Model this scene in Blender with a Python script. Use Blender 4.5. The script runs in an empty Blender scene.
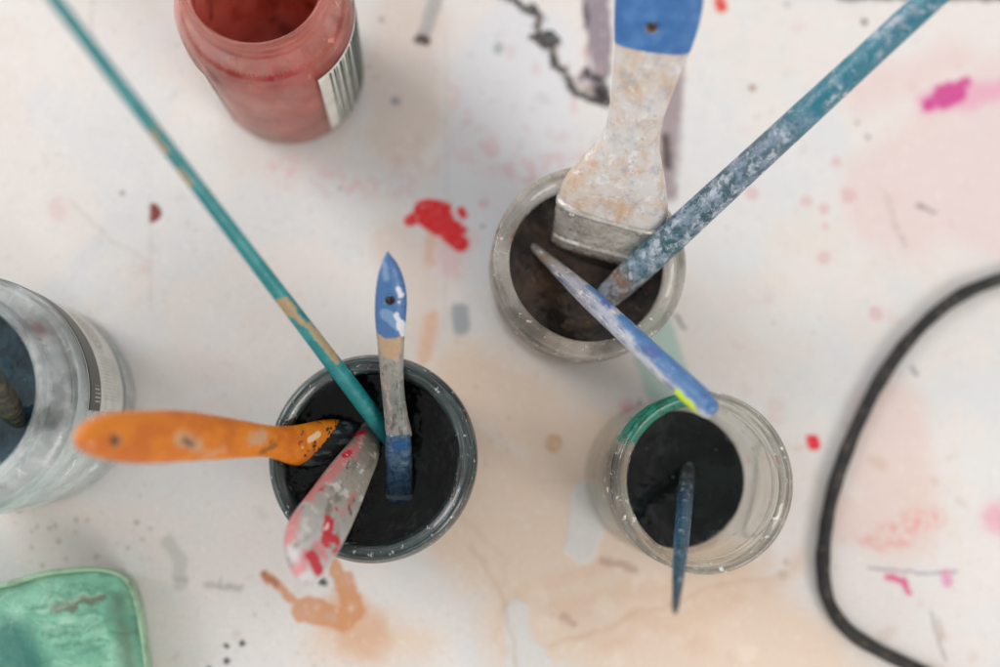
import bpy, bmesh, math, random
import numpy as np
from mathutils import Vector, Matrix
random.seed(7)
S = bpy.context.scene
COL = S.collection
FPX = 1000 * 35.0 / 36.0
H = 0.44
# ---------------------------------------------------------------- camera
cam_d = bpy.data.cameras.new('camera'); cam = bpy.data.objects.new('camera', cam_d); COL.objects.link(cam)
cam_d.lens = 35; cam_d.sensor_width = 36; cam_d.clip_start = 0.01; cam_d.clip_end = 20
cam.location = (0, 0, H)
vd = Vector((70 / FPX, 117 / FPX, -1)).normalized()
_r = Vector((0, 1, 0)).cross(-vd).normalized()
cam.rotation_euler = Matrix((_r, (-vd).cross(_r), -vd)).transposed().to_euler()
cam_d.dof.use_dof = True; cam_d.dof.focus_distance = 0.366; cam_d.dof.aperture_fstop = 2.4
cam_d.dof.aperture_blades = 0
S.camera = cam
CR = cam.rotation_euler.to_matrix(); CP = Vector(cam.location)

def ray(px, py):
    return (CR @ Vector(((px - 500) / FPX, -(py - 333.5) / FPX, -1))).normalized()
def at(px, py, z):
    r = ray(px, py); return CP + r * ((z - CP.z) / r.z)
def on_plane(px, py, p0, n):
    r = ray(px, py); return CP + r * ((p0 - CP).dot(n) / r.dot(n))
def depth(p):
    return -(CR.inverted() @ (p - CP)).z
def mpp(p):                      # metres that one photo pixel spans at p
    return depth(p) / FPX

# ---------------------------------------------------------------- colour and node helpers
def lin(c):
    o = []
    for v in c[:3]:
        v /= 255.0
        o.append(v / 12.92 if v <= 0.04045 else ((v + 0.055) / 1.055) ** 2.4)
    return (*o, 1.0)

class NT:
    def __init__(s, name):
        s.m = bpy.data.materials.new(name); s.m.use_nodes = True
        s.t = s.m.node_tree; s.t.nodes.clear()
        s.out = s.t.nodes.new('ShaderNodeOutputMaterial')
    def n(s, ty, **k):
        nd = s.t.nodes.new(ty)
        for a, b in k.items(): setattr(nd, a, b)
        return nd
    def put(s, sock, v):
        if isinstance(v, bpy.types.NodeSocket): s.t.links.new(v, sock)
        else: sock.default_value = v
    def math(s, op, a, b=0.0, c=0.0, clamp=False):
        nd = s.n('ShaderNodeMath', operation=op, use_clamp=clamp)
        s.put(nd.inputs[0], a); s.put(nd.inputs[1], b); s.put(nd.inputs[2], c)
        return nd.outputs[0]
    def vm(s, op, a, b=(0, 0, 0), sc=None):
        nd = s.n('ShaderNodeVectorMath', operation=op)
        s.put(nd.inputs[0], a); s.put(nd.inputs[1], b)
        if sc is not None: s.put(nd.inputs['Scale'], sc)
        return nd.outputs['Value'] if op in ('DISTANCE', 'DOT_PRODUCT', 'LENGTH') else nd.outputs['Vector']
    def noise(s, co, scale, detail=3, rough=0.55, color=False, dist=0.0):
        nd = s.n('ShaderNodeTexNoise'); s.put(nd.inputs['Vector'], co)
        nd.inputs['Scale'].default_value = scale; nd.inputs['Detail'].default_value = detail
        nd.inputs['Roughness'].default_value = rough; nd.inputs['Distortion'].default_value = dist
        return nd.outputs['Color' if color else 'Fac']
    def step(s, v, lo, hi, a=0.0, b=1.0):
        nd = s.n('ShaderNodeMapRange', interpolation_type='SMOOTHSTEP')
        s.put(nd.inputs[0], v)
        if lo > hi: lo, hi, a, b = hi, lo, b, a
        for i, q in zip((1, 2, 3, 4), (lo, hi, a, b)): nd.inputs[i].default_value = q
        return nd.outputs[0]
    def mix(s, f, a, b):
        nd = s.n('ShaderNodeMix', data_type='RGBA')
        s.put(nd.inputs[0], f); s.put(nd.inputs[6], a); s.put(nd.inputs[7], b)
        return nd.outputs[2]
    def ramp(s, v, stops, interp='LINEAR'):
        nd = s.n('ShaderNodeValToRGB'); s.put(nd.inputs[0], v)
        r = nd.color_ramp; r.interpolation = interp
        while len(r.elements) < len(stops): r.elements.new(0.5)
        for e, (p, c) in zip(r.elements, stops): e.position = p; e.color = lin(c)
        return nd.outputs[0]
    def bump(s, h, strength, dist):
        nd = s.n('ShaderNodeBump'); s.put(nd.inputs['Height'], h)
        nd.inputs['Strength'].default_value = strength; nd.inputs['Distance'].default_value = dist
        return nd.outputs[0]
    def bsdf(s, color, rough=0.5, **k):
        nd = s.n('ShaderNodeBsdfPrincipled'); s.put(nd.inputs['Base Color'], color); s.put(nd.inputs['Roughness'], rough)
        for a, b in k.items(): s.put(nd.inputs[a.replace('_', ' ')], b)
        return nd.outputs[0]
    def done(s, sh):
        s.t.links.new(sh, s.out.inputs['Surface']); return s.m
    # signed distance (mm) of a set of blobs and strokes; caps = [(A, r)] or [(A, B, r)]
    def sdf(s, co, caps):
        best = None
        for c in caps:
            if len(c) == 2: v = s.math('SUBTRACT', s.vm('DISTANCE', co, c[0]), c[1])
            else:
                A, B, r = Vector(c[0]), Vector(c[1]), c[2]
                ba = B - A; pa = s.vm('SUBTRACT', co, tuple(A))
                hh = s.math('MULTIPLY', s.vm('DOT_PRODUCT', pa, tuple(ba)), 1.0 / max(ba.dot(ba), 1e-6), clamp=True)
                v = s.math('SUBTRACT', s.vm('DISTANCE', pa, s.vm('SCALE', tuple(ba), sc=hh)), r)
            best = v if best is None else s.math('MINIMUM', best, v)
        return best
    def warp(s, co, amp, scale, detail=3):
        nz = s.noise(co, scale, detail, 0.6, color=True)
        v = s.vm('SUBTRACT', nz, (0.5, 0.5, 0.5))
        return s.vm('ADD', co, s.vm('SCALE', v, sc=amp * 2))

def gate(t, base, co):
    # evaluates layers one after another (keeps the shader's working memory small)
    if not isinstance(base, bpy.types.NodeSocket): return co
    return t.vm('ADD', co, t.vm('SCALE', base, sc=1e-7))

def layer(t, base, co, caps, color, alpha=1.0, soft=0.6, ring=0.0, mottle=None):
    if isinstance(t, Paint): return t.layer(base, co, caps, color, alpha, soft, ring, mottle)
    co = gate(t, base, co)
    sd = t.sdf(co, caps)
    a = t.step(sd, soft, -soft, 0, alpha)
    if ring:
        b = t.math('ABSOLUTE', t.math('ADD', sd, 0.5))
        a = t.math('ADD', a, t.step(b, 0.9, 0.1, 0, ring), clamp=True)
    if mottle:
        nz = t.noise(co, mottle[0], 3)
        a = t.math('MULTIPLY', a, t.step(nz, mottle[1], mottle[2]))
    return t.mix(a, base, lin(color))

def patches(t, base, co, color, scale, lo, hi, alpha=1.0, detail=4, off=0.0, rough=.6):
    if isinstance(t, Paint): return t.mix(t.sstep(t.noise(co + off, scale, detail, rough), lo, hi) * alpha, base, color)
    c2 = t.vm('ADD', gate(t, base, co), (off, off * 1.7, off * 0.6))
    return t.mix(t.step(t.noise(c2, scale, detail, rough), lo, hi, 0, alpha), base, lin(color))

class Paint:
    """the same stain layers, worked out once per vertex of the table's fine grid (real colours of the paint on it)"""
    def __init__(s, x, y):
        s.co = np.stack([x, y], -1).astype(np.float32); s.h = np.zeros(x.shape, np.float32)
    def _perlin(s, p, seed):
        i = np.floor(p).astype(np.int64); f = (p - i).astype(np.float32)
        u = f * f * f * (f * (f * 6 - 15) + 10)
        def g(dx, dy):
            h = ((i[..., 0] + dx) * 374761393 + (i[..., 1] + dy) * 668265263 + seed * 974711) & 0xffffffff
            h = ((h ^ (h >> 13)) * 1274126177) & 0xffffffff
            a = ((h ^ (h >> 16)) & 0xffff).astype(np.float32) * (2 * math.pi / 65536)
            return np.cos(a) * (f[..., 0] - dx) + np.sin(a) * (f[..., 1] - dy)
        a = g(0, 0); b = g(1, 0); c = g(0, 1); d = g(1, 1)
        a = a + (b - a) * u[..., 0]; c = c + (d - c) * u[..., 0]
        return (a + (c - a) * u[..., 1]) * 1.35
    def noise(s, co, scale, detail=3, rough=.55, seed=1):
        tot = 0; am = 1.0; mx = 0.0; sc = scale
        for k in range(int(detail) + 1):
            tot = tot + am * s._perlin(co * sc, seed + k * 7); mx += am; am *= rough; sc *= 2.0
        return tot / mx * .5 * 1.25 + .5
    def warp(s, co, amp, scale, detail=3):
        n = np.stack([s.noise(co, scale, detail, .6, 31), s.noise(co, scale, detail, .6, 77)], -1)
        return co + (n - .5) * (amp * 2)
    def sstep(s, v, lo, hi):
        x = np.clip((v - lo) / (hi - lo), 0, 1); return x * x * (3 - 2 * x)
    def mix(s, f, base, color):
        c = np.array(lin(color)[:3], np.float32); return base + (c - base) * f[..., None]
    def sdf(s, co, caps):
        d = None
        for c in caps:
            A = np.array(c[0][:2], np.float32)
            if len(c) == 2: v = np.linalg.norm(co - A, axis=-1) - c[1]
            else:
                ba = np.array(c[1][:2], np.float32) - A; pa = co - A
                h = np.clip((pa @ ba) / max(float(ba @ ba), 1e-6), 0, 1)
                v = np.linalg.norm(pa - h[..., None] * ba, axis=-1) - c[2]
            d = v if d is None else np.minimum(d, v)
        return d
    def layer(s, base, co, caps, color, alpha, soft, ring, mottle):
        rows = []; base = base.copy(); m = soft + 8
        xs = [q[0] for c in caps for q in c[:-1]]; ys = [q[1] for c in caps for q in c[:-1]]; r = max(c[-1] for c in caps) + m
        ok = (s.co[..., 0] > min(xs) - r) & (s.co[..., 0] < max(xs) + r) & (s.co[..., 1] > min(ys) - r) & (s.co[..., 1] < max(ys) + r)
        cc = co[ok]
        if not len(cc): return base
        sd = s.sdf(cc, caps); a = alpha * s.sstep(-sd, -soft, soft)
        if ring: a = np.clip(a + ring * s.sstep(-np.abs(sd + .5), -.9, -.1), 0, 1)
        if mottle: a = a * s.sstep(s.noise(cc, mottle[0], 3, .55, 5), mottle[1], mottle[2])
        if soft < 1.7 and alpha > .8: s.h[ok] += (.00022 + .00012 * s.noise(cc, .5, 3)) * s.sstep(-sd, -soft, soft * 1.5) * (alpha > .88) + .00005 * a
        base[ok] = s.mix(a, base[ok], color); return base

# ---------------------------------------------------------------- object helpers
def tag(o, label=None, cat=None, group=None, kind=None):
    if label: o['label'] = label
    if cat: o['category'] = cat
    if group: o['group'] = group
    if kind: o['kind'] = kind
    return o
def empty(name, M, label, cat, group=None):
    o = bpy.data.objects.new(name, None); COL.objects.link(o)
    o.empty_display_size = 0.02; o.matrix_world = M
    return tag(o, label, cat, group)
def link(name, me, mats, parent=None, smooth=True):
    o = bpy.data.objects.new(name, me); COL.objects.link(o)
    for m in (mats if isinstance(mats, (list, tuple)) else [mats]): me.materials.append(m)
    if smooth:
        for p in me.polygons: p.use_smooth = True
    if parent: o.parent = parent
    return o
def bm_mesh(bm, name):
    bmesh.ops.recalc_face_normals(bm, faces=bm.faces)
    me = bpy.data.meshes.new(name); bm.to_mesh(me); bm.free(); return me

def catmull(pts, per=8):
    out = []
    for i in range(len(pts) - 1):
        p0 = pts[max(i - 1, 0)]; p1 = pts[i]; p2 = pts[i + 1]; p3 = pts[min(i + 2, len(pts) - 1)]
        for k in range(per):
            u = k / per
            out.append(tuple(0.5 * (2 * b + (c - a) * u + (2 * a - 5 * b + 4 * c - d) * u * u + (3 * b - a - 3 * c + d) * u ** 3)
                             for a, b, c, d in zip(p0, p1, p2, p3)))
    out.append(tuple(pts[-1])); return out

def lathe(profile, n=96, closed=True, a0=0, a1=2 * math.pi, wob=0.0):
    bm = bmesh.new(); full = abs(a1 - a0 - 2 * math.pi) < 1e-6
    cols = []
    m = n if full else n + 1
    for i in range(m):
        a = a0 + (a1 - a0) * i / n
        w = 1 + wob * math.sin(3 * a + 1) + wob * .6 * math.sin(5 * a)
        cols.append([bm.verts.new((r * w * math.cos(a), r * w * math.sin(a), z)) for r, z in profile])
    L = len(profile)
    for i in range(n):
        A = cols[i]; B = cols[(i + 1) % m]
        for j in range(L if closed else L - 1):
            k = (j + 1) % L
            bm.faces.new((A[j], B[j], B[k], A[k]))
    bmesh.ops.remove_doubles(bm, verts=bm.verts, dist=1e-6)
    return bm

def loft(secs, n=28, e=2.0, per=6):
    """secs: (z, cx, half width x, half thickness y)"""
    ss = catmull([tuple(q) + (0,) * (5 - len(q)) for q in secs], per); bm = bmesh.new(); rings = []
    for z, cx, hx, hy, sk in ss:
        hx = max(hx, 1e-5); hy = max(hy, 1e-5); rg = []
        for i in range(n):
            a = 2 * math.pi * i / n; c, s_ = math.cos(a), math.sin(a)
            rg.append(bm.verts.new((cx + hx * math.copysign(abs(c) ** (2 / e), c), hy * math.copysign(abs(s_) ** (2 / e), s_), z + sk * math.copysign(abs(c) ** (2 / e), c))))
        rings.append(rg)
    for A, B in zip(rings, rings[1:]):
        for i in range(n): bm.faces.new((A[i], A[(i + 1) % n], B[(i + 1) % n], B[i]))
    bm.faces.new(rings[0][::-1]); bm.faces.new(rings[-1])
    return bm

def cut(o, centre, r, mat):
    """bore a real hole through a handle along its local y"""
    bm = bmesh.new()
    bmesh.ops.create_cone(bm, cap_ends=True, segments=28, radius1=r, radius2=r, depth=0.05,
                          matrix=Matrix.Translation(centre) @ Matrix.Rotation(math.pi / 2, 4, 'X'))
    me = bm_mesh(bm, 'bore'); c = bpy.data.objects.new('bore', me); COL.objects.link(c); c.matrix_world = o.matrix_world
    c.parent = o.parent; me.materials.append(mat)
    md = o.modifiers.new('bore', 'BOOLEAN'); md.object = c; md.operation = 'DIFFERENCE'; md.solver = 'EXACT'; md.material_mode = 'TRANSFER'
    bpy.context.view_layer.update()
    dg = bpy.context.evaluated_depsgraph_get()
    new = bpy.data.meshes.new_from_object(o.evaluated_get(dg), depsgraph=dg)
    o.modifiers.clear(); o.data = new
    bpy.data.objects.remove(c)

class Frame:
    """local frame of a brush: z along it, x across its flat face"""
    def __init__(s, a, b, roll=0):
        s.p0 = at(*a); s.p1 = at(*b); s.z = (s.p1 - s.p0).normalized(); s.L = (s.p1 - s.p0).length
        mid = (s.p0 + s.p1) / 2; v = (mid - CP).normalized()
        x0 = s.z.cross(v).normalized()
        s.x0 = x0; s.n0 = x0.cross(s.z)
        x = Matrix.Rotation(roll, 3, s.z) @ x0
        y = s.z.cross(x); s.x = x; s.y = y
        s.M = Matrix.Translation(s.p0) @ Matrix((x, y, s.z)).transposed().to_4x4()
    def uv(s, px, py):
        p = on_plane(px, py, s.p0, s.n0) - s.p0
        return p.dot(s.x0), p.dot(s.z)
    def q(s, px, py):           # for material layers, in mm
        u, w = s.uv(px, py); return (u * 1000, 0, w * 1000)
    def pr(s, px, py, r):       # r in photo pixels -> mm
        p = on_plane(px, py, s.p0, s.n0); return r * mpp(p) * 1000
    def sec(s, l, r, th):       # section from the two outline points; th metres
        a, wa = s.uv(*l); b, wb = s.uv(*r)
        return ((wa + wb) / 2, (a + b) / 2, abs(b - a) / 2, th, (wb - wa) / 2 * (1 if b > a else -1))
    def rsec(s, px, py, w):     # round section, w = width in photo pixels
        a, wa = s.uv(px, py); r = s.pr(px, py, w) / 2000
        return (wa, 0, r, r)
    def cap(s, *a):
        if len(a) == 3: return (s.q(a[0], a[1]), s.pr(*a))
        return (s.q(a[0], a[1]), s.q(a[2], a[3]), s.pr(a[0], a[1], a[4]))

# ---------------------------------------------------------------- light
W = bpy.data.worlds.new('World'); S.world = W; W.use_nodes = True
wt = W.node_tree; wt.nodes.clear()
wo = wt.nodes.new('ShaderNodeOutputWorld'); bg = wt.nodes.new('ShaderNodeBackground')
tc = wt.nodes.new('ShaderNodeTexCoord'); dp = wt.nodes.new('ShaderNodeVectorMath'); dp.operation = 'DOT_PRODUCT'
dp.inputs[1].default_value = Vector((-0.75, 0.45, -0.15)).normalized()
mr = wt.nodes.new('ShaderNodeMapRange'); mr.inputs[1].default_value = -1; mr.inputs[2].default_value = 1
cr = wt.nodes.new('ShaderNodeValToRGB')
for e, (p, c) in zip([cr.color_ramp.elements[0], cr.color_ramp.elements[1], cr.color_ramp.elements.new(.5), cr.color_ramp.elements.new(.78)],
                     [(0, (.50, .48, .46, 1)), (1, (1.1, 1.12, 1.15, 1)), (.45, (.52, .51, .50, 1)), (.75, (.78, .78, .79, 1))]):
    e.position = p; e.color = c
wt.links.new(tc.outputs['Generated'], dp.inputs[0]); wt.links.new(dp.outputs['Value'], mr.inputs[0])
wt.links.new(mr.outputs[0], cr.inputs[0]); sz = wt.nodes.new('ShaderNodeSeparateXYZ'); wt.links.new(tc.outputs['Generated'], sz.inputs[0])
mz = wt.nodes.new('ShaderNodeMapRange'); mz.interpolation_type = 'SMOOTHSTEP'
for q, v_ in zip((1, 2, 3, 4), (.82, .98, 1.0, .42)): mz.inputs[q].default_value = v_
wt.links.new(sz.outputs['Z'], mz.inputs[0])
mx = wt.nodes.new('ShaderNodeVectorMath'); mx.operation = 'SCALE'
wt.links.new(cr.outputs[0], mx.inputs[0]); wt.links.new(mz.outputs[0], mx.inputs['Scale']); wt.links.new(mx.outputs['Vector'], bg.inputs[0]); wt.links.new(bg.outputs[0], wo.inputs[0])
bg.inputs[1].default_value = 1.46

def area(name, loc, target, sx, sy, power, col):
    l = bpy.data.lights.new(name, 'AREA'); l.shape = 'RECTANGLE'; l.size = sx; l.size_y = sy; l.energy = power; l.color = col
    o = bpy.data.objects.new(name, l); COL.objects.link(o); o.location = loc
    o.rotation_euler = (Vector(target) - Vector(loc)).to_track_quat('-Z', 'Y').to_euler()
area('window_light', (-2.4, 1.4, 1.9), (0, 0, 0), 1.3, 1.0, 46, (1.0, .985, .97))
area('added_fill_light', (1.9, -1.6, 1.8), (0, 0, 0), 1.2, 0.9, 40, (1.0, .96, .92))  # added fill lamp, not a window; brightens the table's lower side and jar shadows

# ---------------------------------------------------------------- table
def K(px, py):
    p = at(px, py, 0); return (p.x * 1000, p.y * 1000, 0)
def kc(*a):                     # capsule on the table, photo pixels
    f = mpp(at(a[0], a[1], 0)) * 1000
    if len(a) == 3: return (K(a[0], a[1]), a[2] * f)
    return (K(a[0], a[1]), K(a[2], a[3]), a[4] * f)
def poly(pts, r):
    return [kc(*a, *b, r) for a, b in zip(pts, pts[1:])]

ex = [at(x, y, 0) for x, y in ((-45, -45), (1045, -45), (-45, 712), (1045, 712))]
def axis(lo, hi, flo, fhi, st):
    k = int((fhi - flo) / st)
    return np.concatenate([np.linspace(lo, flo, 24, endpoint=False), np.linspace(flo, fhi, k), np.linspace(fhi, hi, 25)[1:]])
ax = axis(-.72, .78, min(p.x for p in ex), max(p.x for p in ex), .00045)
ay = axis(-.50, .60, min(p.y for p in ex), max(p.y for p in ex), .00045)
GX, GY = np.meshgrid(ax, ay)
t = Paint(GX * 1000, GY * 1000); mm = t.co
w1 = t.warp(mm, 1.1, 0.22); w0 = t.warp(mm, .7, .12, 2); w2 = t.warp(mm, 7.0, 0.035, 4); w3 = t.warp(mm, 3.0, 0.10, 4)
base = np.zeros(GX.shape + (3,), np.float32) + np.array(lin((223, 217, 213))[:3], np.float32)
base = patches(t, base, w2, (213, 215, 216), 0.012, .45, .62, .8)
base = patches(t, base, w2, (220, 212, 205), 0.017, .52, .66, .6, off=55)
base = patches(t, base, w2, (221, 219, 217), 0.03, .52, .60, .6, off=120)
base = patches(t, base, mm, (190, 180, 174), 0.25, .66, .74, .35, off=13)
# broad washes
base = layer(t, base, w2, [kc(410, 20, 400, 130, 34), kc(400, 240, 420, 330, 25)], (214, 197, 186), .65, 5)
base = layer(t, base, w2, [kc(520, 60, 500, 200, 60)], (215, 217, 222), .8, 5)
base = layer(t, base, w2, [kc(900, 200, 1010, 110, 60), kc(860, 90, 960, 60, 20), kc(960, 190, 1040, 230, 50)], (222, 200, 198), .75, 8)
base = layer(t, base, w2, [kc(890, 420, 900, 520, 40), kc(850, 520, 920, 530, 25)], (222, 197, 188), .7, 8)
base = layer(t, base, w2, [kc(450, 480, 640, 640, 70), kc(640, 560, 800, 690, 70), kc(530, 620, 690, 620, 50), kc(470, 380, 540, 420, 40), kc(420, 640, 330, 640, 18), kc(580, 460, 560, 520, 60)], (224, 201, 180), .85, 10)
base = layer(t, base, w2, [kc(560, 610, 760, 560, 8), kc(600, 645, 740, 600, 9), kc(520, 600, 600, 560, 6), kc(640, 620, 700, 640, 10), kc(760, 590, 800, 560, 6)], (212, 176, 146), .42, 6)
for q in range(9):
    base = layer(t, base, w2, [kc(520 + q * 28, 655 - q * 9, 590 + q * 26, 628 - q * 8, 1.6)], (206, 168, 138), .35, 1.6)
base = layer(t, base, w3, [kc(517, 615, 520, 680, 14), kc(530, 650, 545, 690, 14), kc(590, 500, 582, 545, 18)], (214, 212, 209), .95, 1)
base = layer(t, base, w3, poly([(470, 545), (500, 590), (512, 640), (516, 680)], 1.6), (178, 142, 100), .35, 1.4)
base = layer(t, base, w3, poly([(462, 520), (505, 560), (505, 600), (495, 640)], 2), (190, 155, 115), .22, 2)
base = layer(t, base, w3, [kc(560, 615, 575, 625, 3), kc(604, 561, 634, 568, 4)], (165, 125, 110), .5, 1)
base = layer(t, base, w2, [kc(270, 170, 400, 185, 14), kc(470, 150, 560, 175, 18), kc(455, 105, 470, 150, 10), kc(550, 160, 600, 150, 10)], (216, 176, 180), .6, 6, mottle=(.16, .42, .66))
base = layer(t, base, w2, [kc(885, 530, 940, 515, 9), kc(862, 540, 905, 540, 6)], (222, 130, 124), .55, 4, mottle=(.2, .38, .6))
base = layer(t, base, w2, [kc(995, 515, 1020, 540, 12)], (222, 128, 158), .6, 5)
base = layer(t, base, w1, poly([(868, 568), (905, 571), (925, 574), (955, 571)], 1.2), (100, 78, 130), .6, .6)
base = layer(t, base, w1, [kc(887, 577, 904, 581, 3.6), kc(904, 581, 908, 592, 3.4)], (214, 62, 128), .85, .9)
base = layer(t, base, w1, [kc(946, 575, 948, 582, 6)], (216, 140, 175), .8, 1.5)
# pink magenta swipe, right
base = layer(t, base, w3, [kc(928, 102, 1010, 88, 11), kc(925, 108, 975, 104, 6)], (224, 148, 180), .65, 3)
base = layer(t, base, w1, [kc(928, 105, 945, 96, 7), kc(942, 99, 956, 92, 11), kc(956, 86, 967, 81, 5), kc(938, 90, 950, 86, 5)], (200, 46, 138), .9, 1.5)
# mint smear between the two jars
base = layer(t, base, w1, [kc(650, 330, 668, 385, 24)], (168, 196, 186), .85, 1.2)
base = layer(t, base, w1, [kc(676, 316, 684, 328, 2), kc(640, 400, 638, 410, 1.5)], (62, 62, 60), .7, .8)
base = layer(t, base, w1, [kc(627, 407, 7)], (214, 120, 150), .55, 2.5)
# the dark cracked line and the mauve strips at the top
base = layer(t, base, w3, [kc(598, -10, 598, 70, 12), kc(588, -5, 592, 30, 6), kc(585, 78, 600, 98, 9)], (140, 127, 137), .95, 1.2)
base = layer(t, base, w3, [kc(583, 84, 4), kc(592, 72, 590, 60, 3)], (206, 198, 200), .9, .9)
base = layer(t, base, w3, [kc(672, 70, 666, 190, 12)], (150, 133, 138), .9, 2.5)
base = layer(t, base, w1, [kc(665, 138, 667, 165, 5)], (50, 44, 44), .85, 1.6)
base = layer(t, base, w3, [kc(655, 132, 658, 170, 4)], (206, 188, 176), .8, 1.6)
crack = poly([(495, -6), (520, 4), (534, 14), (541, 40), (556, 62), (566, 82), (586, 100), (606, 103)], 3.6) + [kc(532, 8, 540, 20, 5), kc(536, 38, 552, 46, 5.5), kc(566, 80, 576, 92, 5)] + [kc(553, 42, 4), kc(600, 90, 606, 98, 8), kc(587, 72, 600, 80, 4), kc(545, 35, 558, 40, 4)]
w4 = t.warp(w3, 2.2, .45, 4)
base = layer(t, base, w4, crack, (38, 34, 33), .94, .9)
base = layer(t, base, w3, poly([(556, 50), (568, 74), (590, 92)], 3), (176, 150, 120), .6, 1.2, mottle=(.4, .45, .55))
base = layer(t, base, w3, [kc(585, 4, 588, 26, 3)], (48, 42, 44), .8, .8)
base = layer(t, base, w1, [kc(551, 33, 3.2)], (30, 92, 78), .9, .8)
base = layer(t, base, w1, [kc(437, -5, 424, 32, 7)], (172, 168, 166), .9, 1.2)
base = layer(t, base, w1, [kc(419, 40, 425, 40, 5)], (70, 56, 52), .95, 1.1)
base = layer(t, base, w1, [kc(498, 50, 499, 46, 4), kc(460, 312, 461, 326, 9)], (150, 157, 162), .85, 1.6)
base = layer(t, base, w1, [kc(395, 101, 3.5)], (58, 60, 84), .75, 1.2)
# reds
base = layer(t, base, w1, poly([(446, 40), (447, 180), (445, 330)], 1.0), (180, 178, 176), .4, 1)
base = layer(t, base, w3, [kc(446, 246, 452, 268, 12), kc(452, 250, 470, 240, 10)], (228, 180, 180), .5, 3)
base = layer(t, base, w0, [kc(428, 213, 440, 222, 15), kc(440, 226, 460, 243, 9), kc(410, 220, 422, 215, 6), kc(461, 211, 463, 215, 4.5), kc(455, 225, 462, 230, 5), kc(428, 204, 446, 208, 6)], (218, 4, 24), .98, .9)
base = layer(t, base, w0, [kc(813, 442, 814, 444, 7), kc(808, 437, 2)], (222, 6, 46), .97, .9)
base = layer(t, base, w1, [kc(720, 1, 721, 7, 6)], (214, 52, 32), .95, 1.0)
hd = t.sdf(w0, [kc(152, 213, 9.5)])
half = t.sstep(-hd, -.8, .8) * t.sstep(mm[..., 0], K(149, 213)[0] - .4, K(151, 213)[0])
base = t.mix(half, base, (128, 48, 46))
# peach and orange
base = layer(t, base, w1, [kc(432, 318, 424, 358, 7), kc(430, 240, 430, 262, 5)], (220, 168, 130), .65, 2.2)
base = layer(t, base, w2, [kc(340, 610, 366, 636, 20), kc(350, 640, 370, 650, 10)], (214, 168, 134), .75, 5)
base = layer(t, base, w3, [kc(265, 575, 298, 604, 4), kc(304, 609, 345, 620, 12), kc(345, 582, 353, 612, 10), kc(334, 566, 346, 590, 7)], (208, 142, 92), .8, 1.2, ring=.2)
base = layer(t, base, w1, [kc(264, 574, 276, 584, 3)], (160, 92, 66), .7, .9)
base = layer(t, base, w1, [kc(553, 443, 9)], (196, 150, 104), .6, 1, ring=.25)
base = layer(t, base, w1, [kc(783, 575, 5), kc(786, 562, 3.5), kc(18, 508, 5)], (180, 158, 128), .3, .8, ring=.4)
base = layer(t, base, w1, [kc(752, 88, 3.6)], (154, 112, 70), .9, .8)
# dark and pink drops
base = layer(t, base, w1, [kc(864, 22, 3), kc(323, 582, 4.5), kc(243, 643, 3.2), kc(226, 646, 2.6), kc(227, 661, 3.4), kc(209, 668, 2.4)], (30, 58, 52), .92, .7)
base = layer(t, base, w1, [kc(857, 123, 2), kc(868, 137, 2.4), kc(787, 4, 2), kc(122, 193, 2.2), kc(381, 20, 2.4), kc(918, 205, 935, 213, 1.6), kc(912, 368, 2.5), kc(914, 372, 917, 375, 1.5), kc(483, 227, 2), kc(340, 188, 1.8)], (84, 76, 76), .7, .8)
base = layer(t, base, w1, [kc(806, 201, 5.5), kc(824, 209, 5.5), kc(848, 195, 7), kc(825, 226, 3.4), kc(824, 258, 6), kc(876, 314, 7), kc(752, 194, 6), kc(484, 203, 5), kc(836, 162, 5)], (208, 150, 152), .38, 1, ring=.28)
base = layer(t, base, w3, poly([(886, 196), (892, 215), (905, 245)], 3), (150, 140, 126), .45, 1.4, mottle=(.4, .4, .55))
base = layer(t, base, w1, poly([(168, 542), (180, 560), (180, 584)], 7), (182, 184, 182), .6, 1.2)
base = layer(t, base, w1, [kc(174, 578, 187, 580, 1.2), kc(207, 585, 240, 588, 3)], (140, 140, 136), .5, 1.4)
base = layer(t, base, w1, poly([(931, 612), (938, 640), (946, 660)], 1.5) + poly([(938, 618), (943, 640)], 1), (128, 122, 118), .55, .8)
rnd = random.Random(21)
def smudges(base, n, box, col, al, rr):
    for _ in range(n):
        x, y = rnd.uniform(box[0], box[2]), rnd.uniform(box[1], box[3]); a = rnd.uniform(0, 6.3); l = rnd.uniform(0, 9)
        base = layer(t, base, w3, [kc(x, y, x + l * math.cos(a), y + l * math.sin(a), rnd.uniform(*rr))], col, al * rnd.uniform(.4, 1), rnd.uniform(1, 2.5))
    return base
base = smudges(base, 26, (380, 10, 640, 200), (206, 172, 170), .45, (1.5, 6))
base = smudges(base, 14, (380, 10, 600, 200), (160, 156, 158), .4, (1, 3))
base = smudges(base, 22, (720, 0, 1000, 420), (212, 184, 182), .45, (1.5, 6))
base = smudges(base, 24, (0, 0, 400, 400), (200, 194, 190), .5, (1, 5))
base = smudges(base, 22, (450, 420, 1000, 667), (196, 166, 140), .4, (1.5, 6))
base = smudges(base, 14, (150, 480, 450, 667), (188, 180, 172), .45, (1, 4))
base = smudges(base, 16, (500, 500, 760, 667), (232, 216, 202), .5, (3, 10))
rnd = random.Random(3)
sp = [kc(rnd.gauss(62, 42), rnd.gauss(537, 17), rnd.uniform(1.0, 2.4)) for _ in range(26)]
base = layer(t, base, w1, sp, (140, 122, 104), .55, .8)
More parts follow.
